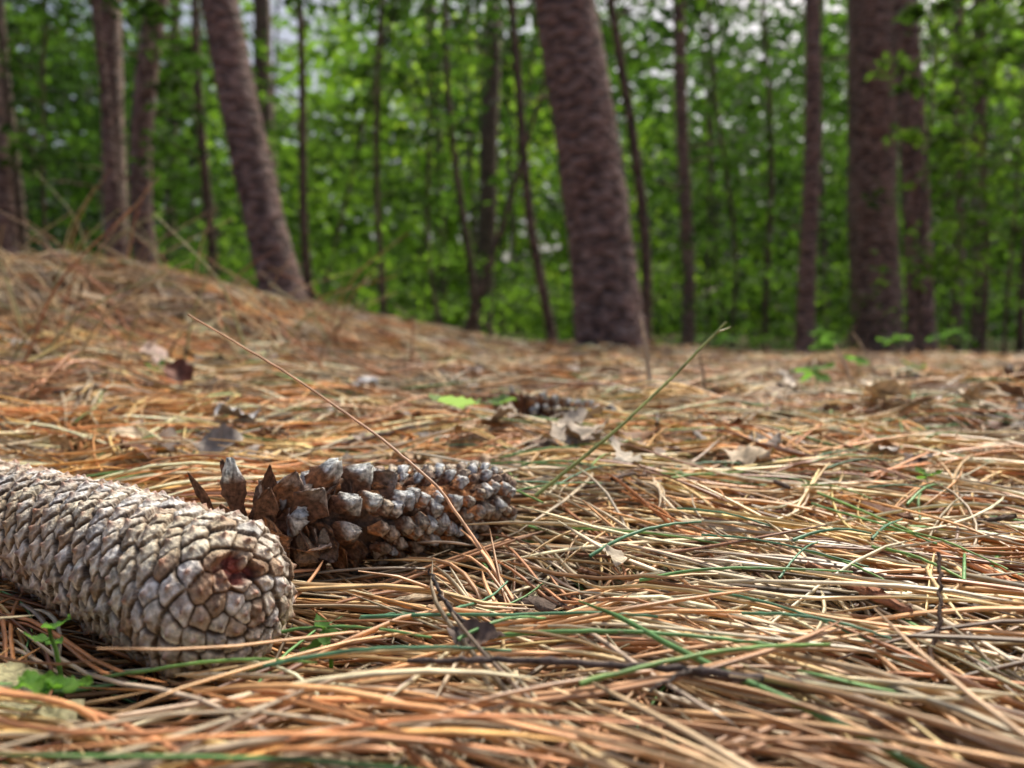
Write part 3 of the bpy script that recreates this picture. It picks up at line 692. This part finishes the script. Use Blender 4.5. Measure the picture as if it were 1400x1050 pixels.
def pine(x0, y, xtop, r0, r1, mid=0., seed=0, flare=.25, bark=None, hgt=14, bend=.01, name="pine_tree"):
    r = np.random.default_rng(seed); z0 = gz(x0, y); z1 = CAM_H + .4316 * y
    n = 150; x, zz = trunk_pts((x0, z0), (xtop, z1), hgt, n, bend, r, mid)
    q = np.linspace(0, 1, n) ** 1.7; zq = zz[0] + (zz[-1] - zz[0]) * q; x = np.interp(zq, zz, x); zz = zq
    pts = np.stack([x, y + .02 * np.sin(zz * .7 + seed), zz], 1)
    w = np.clip(zz - z0, 0, 99)
    rad = np.where(w < z1 - z0, r0 + (r1 - r0) * w / (z1 - z0), r1 * np.clip(1 - (w - z1 + z0) / (hgt * 1.08 - z1), .08, 1))
    rad = rad * (1 + flare * np.exp(-w / .22))
    sides = 44 if r0 > .06 else 16
    V, Q = tube(pts, rad, sides, 0, r)
    ax = np.repeat(pts, sides, 0); off = V - ax
    nv = vnoise(V * np.array([1, 1, .6]), 30, seed) * .028 + vnoise(V * np.array([1, 1, .8]), 90, seed + 1) * .022 + vnoise(V * np.array([1, 1, .3]), 9, seed + 2) * .04
    V = ax + off * (1 + nv[:, None])
    ac = Acc(); ac.add(V, Q, (.2, .15, .12), 0)
    for kx in range(5):
        hz = r.uniform(1.0, 4.5); i = int(np.argmin(np.abs(zz - z0 - hz))); a = r.uniform(0, 6.28); L = r.uniform(.12, .6) * (1 if r0 > .06 else .5)
        b = pts[i]; e = b + np.array([math.cos(a) * L, math.sin(a) * L, .1 * L]); Vt, Qt = tube(wig([b, (b + e) / 2 + [0, 0, .03], e], .004, 8, kx), np.linspace(min(.02, r0 * .2), .004, 8), 6)
        ac.add(Vt, Qt, (.1, .08, .07), 0)
    CP = []
    for kx in range(16):
        hz = hgt * (.55 + .43 * kx / 16); i = int(np.argmin(np.abs(zz - hz))); a = kx * 2.4 + r.uniform(0, 1); L = (1 - (hz / hgt - .55) * 1.5) * 2.0 * r.uniform(.7, 1.1)
        b = pts[i]; e = b + np.array([math.cos(a) * L, math.sin(a) * L, .25 * L]); pp = wig([b, (b + e) / 2 - [0, 0, .1], e], .01, 10, kx)
        Vt, Qt = tube(pp, np.linspace(.035, .008, 10), 6); ac.add(Vt, Qt, (.1, .08, .07), 0)
        for s_ in (6, 8, 9): CP.append(pp[s_] + r.standard_normal(3) * .15)
    CP = np.array(CP); nl = 10; rep = np.repeat(np.arange(len(CP)), nl)
    P = CP[rep] + r.standard_normal((len(rep), 3)) * np.array([.2, .2, .12])
    ac.add(*leaf_cloud(P, r.uniform(.14, .26, len(P)), np.array([.035, .075, .03]) * r.uniform(.6, 1.4, (len(P), 1)), r, 1.0, .45), 1)
    return ac.build(name, [bark or M_PINE, M_LEAF])

def leafy(x0, y, xtop, r0, seed, hgt=7, z_lo=1.4, ns=20, ls=.10, bright=1.1, bend=.03, spread=1.1, nl=20, mid=0., name="beech_tree"):
    r = np.random.default_rng(seed); z0 = gz(x0, y); z1 = CAM_H + .4316 * y; n = 60
    x, zz = trunk_pts((x0, z0), (xtop, z1), hgt, n, bend, r, mid); pts = np.stack([x, y + .03 * np.sin(zz + seed), zz], 1)
    rad = r0 * np.clip(1 - .85 * (zz - z0) / hgt, .1, 1) * (1 + .3 * np.exp(-np.clip(zz - z0, 0, 9) / .12))
    ac = Acc(); V, Q = tube(pts, rad, 12, .03, r); ac.add(V, Q, (.1, .1, .1), 0)
    C = []; R = []
    for kx in range(ns):
        hz = z_lo + (hgt - z_lo) * (kx + r.random()) / ns; i = int(np.argmin(np.abs(zz - z0 - hz))); a = r.uniform(0, 6.28); L = spread * r.uniform(.35, 1.0) * (1 - .4 * hz / hgt)
        b = pts[i]; e = b + np.array([math.cos(a) * L, math.sin(a) * L * .8, .25 * L]); pp = wig([b, (b + e) / 2 + [0, 0, .06 * L], e], .006, 10, kx + seed)
        Vt, Qt = tube(pp, np.linspace(max(.006, r0 * .22), .003, 10), 5); ac.add(Vt, Qt, (.1, .1, .1), 0)
        C.append(pp[6]); C.append(pp[9]); R += [L * .34, L * .38]
    C = np.array(C); R = np.array(R)
    ac.add(*sprays(C, R, nl, np.full(len(C), ls), bright, r), 1)
    return ac.build(name, [M_BEECH, M_LEAF])

pine(.565, 4.5, .285, .188, .172, .03, 1, .15)
pine(-1.28, 4.6, -1.65, .115, .102, -.03, 2, .35, bend=.012)
pine(-3.13, 5.0, -3.26, .080, .070, 0, 3)
pine(-2.62, 5.5, -2.84, .034, .026, .0, 4, bend=.02)
pine(-3.92, 8.0, -3.98, .12, .105, .0, 5)
pine(-2.93, 6.5, -2.83, .088, .085, -.08, 6, bend=.04)
pine(3.67, 8.0, 3.52, .240, .220, .0, 7, .12)
pine(3.51, 6.8, 3.27, .108, .098, .02, 8)
pine(2.39, 6.5, 2.37, .070, .060, .02, 9, bend=.02)
pine(5.56, 10, 5.5, .07, .06, .0, 10, bend=.03)
pine(6.12, 10.5, 6.05, .09, .08, .0, 11)
pine(1.98, 9.0, 1.86, .075, .065, .02, 12, bend=.03)
leafy(-3.01, 8.0, -3.06, .055, 20, 8, 1.6, bend=.05)
leafy(-1.75, 7.0, -1.87, .042, 21, 7, 1.7, bend=.05)
leafy(-.367, 8.0, -.624, .040, 22, 8, 1.8, bend=.08)
leafy(.33, 6.0, -.055, .040, 23, 7, 2.0, ns=12, bend=.06)
leafy(.99, 6.0, .77, .045, 24, 7, 1.9, ns=12, mid=.08, bend=.05)
leafy(4.13, 7.0, 4.08, .025, 25, 5, 1.0, bend=.05)
leafy(-1.43, 9.0, -1.45, .026, 26, 7, 1.2, bright=.5, bend=.06)
leafy(-.826, 9.0, -1.03, .026, 27, 7, 1.2, bright=.5, bend=.08)
leafy(3.2, 10, 3.1, .045, 28, 8, 1.2, bend=.06)
leafy(2.75, 10, 2.5, .030, 29, 8, 1.0, bend=.10)
leafy(-.418, 7.0, .55, .028, 30, 3.6, 1.9, ns=8)
leafy(5.1, 8.0, 5.15, .04, 31, 6, .8, bend=.06)
leafy(-5.2, 8.5, -5.3, .06, 32, 7, 1.3)
leafy(-1.25, 7.6, -1.2, .026, 33, 6, 1.2, ns=24, ls=.085, bright=.4, spread=1.1, nl=22, bend=.06)
leafy(2.72, 5.3, 2.75, .014, 40, 2.6, .35, ns=20, ls=.075, bright=2.0, spread=.75, nl=20, name="beech_sapling")
leafy(3.45, 5.6, 3.5, .012, 41, 2.8, .4, ns=18, ls=.075, bright=1.7, spread=.7, nl=18, name="beech_sapling")
leafy(-2.3, 4.9, -2.2, .012, 42, 3.0, .9, ns=18, ls=.075, bright=.9, spread=.9, nl=18, name="beech_sapling")
leafy(-3.0, 5.2, -3.0, .012, 43, 3.2, .8, ns=18, ls=.075, bright=.8, spread=.9, nl=18, name="beech_sapling")

# distant forest
r = np.random.default_rng(79); ac = Acc()
for kx in range(38):
    y = r.uniform(11, 32); x = r.uniform(-1, 1) * (.72 * y + 1); z = gz(x, y); hh = .55 * y + 4; rad0 = r.choice([.03, .04, .05, .08, .17]); ln = r.standard_normal() * .10
    V, Q = tube(wig([(x, y, z - .2), (x + ln * hh * .5 + r.standard_normal() * .25, y, z + hh * .5), (x + ln * hh, y, z + hh)], .02, 14, kx), np.linspace(rad0, rad0 * .6, 14), 8)
    ac.add(V, Q, (.1, .1, .1), 0)
def cloud(n, ymin, ymax, zlo, zhi_f, nl, s_k, R_k, bright, gapf, seed, thr=-.35, bamp=.9, bslope=2.7, open_=None, thin=0.):
    r = np.random.default_rng(seed)
    y = r.uniform(ymin, ymax, n) ; x = r.uniform(-1, 1, n) * (.74 * y + 1.5); zt = zlo + r.random(n) ** .9 * (zhi_f * y)
    C = np.stack([x, y, zt], 1); den = vnoise(C, gapf, seed) + .5 * vnoise(C, gapf * 2.3, seed + 1)
    den = den - thin * sstep(.55, .95, zt / (zhi_f * ymax))
    keep = den > thr
    if open_ is not None:
        for (xa, xb, zm) in open_: keep &= ~((x > xa) & (x < xb) & (zt > zm))
    C = C[keep]; C[:, 2] += H(C[:, 0], C[:, 1])
    sc_f = 9.0 / C[:, 1:2]
    b = bright + bamp * vnoise(C * sc_f, 1.0, seed + 2) - bslope * (C[:, 2] / C[:, 1] - .15) - 1.1 * np.clip(C[:, 0] / C[:, 1] - .08, 0, .5)  # sunlit clearing painted into leaf colour: brighter low, darker upward and rightward
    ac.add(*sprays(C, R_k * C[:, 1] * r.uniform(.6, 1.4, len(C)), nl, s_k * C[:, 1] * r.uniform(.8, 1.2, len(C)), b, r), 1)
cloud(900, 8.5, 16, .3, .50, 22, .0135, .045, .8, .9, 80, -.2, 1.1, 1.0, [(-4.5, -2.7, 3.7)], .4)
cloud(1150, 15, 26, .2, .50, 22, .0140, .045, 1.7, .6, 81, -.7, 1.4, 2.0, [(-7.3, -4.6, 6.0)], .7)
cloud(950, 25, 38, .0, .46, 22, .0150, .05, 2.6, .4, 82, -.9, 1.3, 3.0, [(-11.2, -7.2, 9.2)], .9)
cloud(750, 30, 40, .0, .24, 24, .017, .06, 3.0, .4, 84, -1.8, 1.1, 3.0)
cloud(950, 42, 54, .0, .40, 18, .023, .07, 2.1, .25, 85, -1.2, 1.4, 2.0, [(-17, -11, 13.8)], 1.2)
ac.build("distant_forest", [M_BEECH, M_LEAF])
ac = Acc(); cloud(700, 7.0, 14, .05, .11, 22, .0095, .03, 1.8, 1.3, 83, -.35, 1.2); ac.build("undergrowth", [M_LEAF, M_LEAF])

# ------------------------------------------------------------------ light
SUN_EL, SUN_AZ = math.radians(56), math.radians(34)
w = bpy.data.worlds.new("World"); sc.world = w; w.use_nodes = True
nt = w.node_tree; bg = nt.nodes["Background"]
sky = nt.nodes.new('ShaderNodeTexSky'); sky.sky_type = 'NISHITA'; sky.sun_disc = False
sky.sun_elevation = SUN_EL; sky.sun_rotation = SUN_AZ; sky.air_density = 1.0; sky.dust_density = 8.0
nt.links.new(sky.outputs[0], bg.inputs[0]); bg.inputs[1].default_value = 0.15
sd = bpy.data.lights.new("sun", 'SUN'); sd.energy = 5.0; sd.angle = math.radians(9); sd.color = (1.0, .935, .81)
so = bpy.data.objects.new("sun", sd); sc.collection.objects.link(so)
dirv = Vector((math.sin(SUN_AZ) * math.cos(SUN_EL), math.cos(SUN_AZ) * math.cos(SUN_EL), math.sin(SUN_EL)))
so.rotation_euler = (-dirv).to_track_quat('-Z', 'Y').to_euler(); so.location = (3, 3, 12)

# ------------------------------------------------------------------ camera
cd = bpy.data.cameras.new("camera"); co = bpy.data.objects.new("camera", cd); sc.collection.objects.link(co)
co.location = (0, 0, CAM_H); co.rotation_euler = (math.radians(90 - 2.9), 0, 0)
cd.lens = 28; cd.sensor_width = 36; cd.clip_start = .01; cd.clip_end = 1000
cd.dof.use_dof = True; cd.dof.focus_distance = .31; cd.dof.aperture_fstop = 8.5
sc.camera = co
sc.view_settings.view_transform = 'Standard'; sc.view_settings.look = 'None'; sc.view_settings.exposure = 0
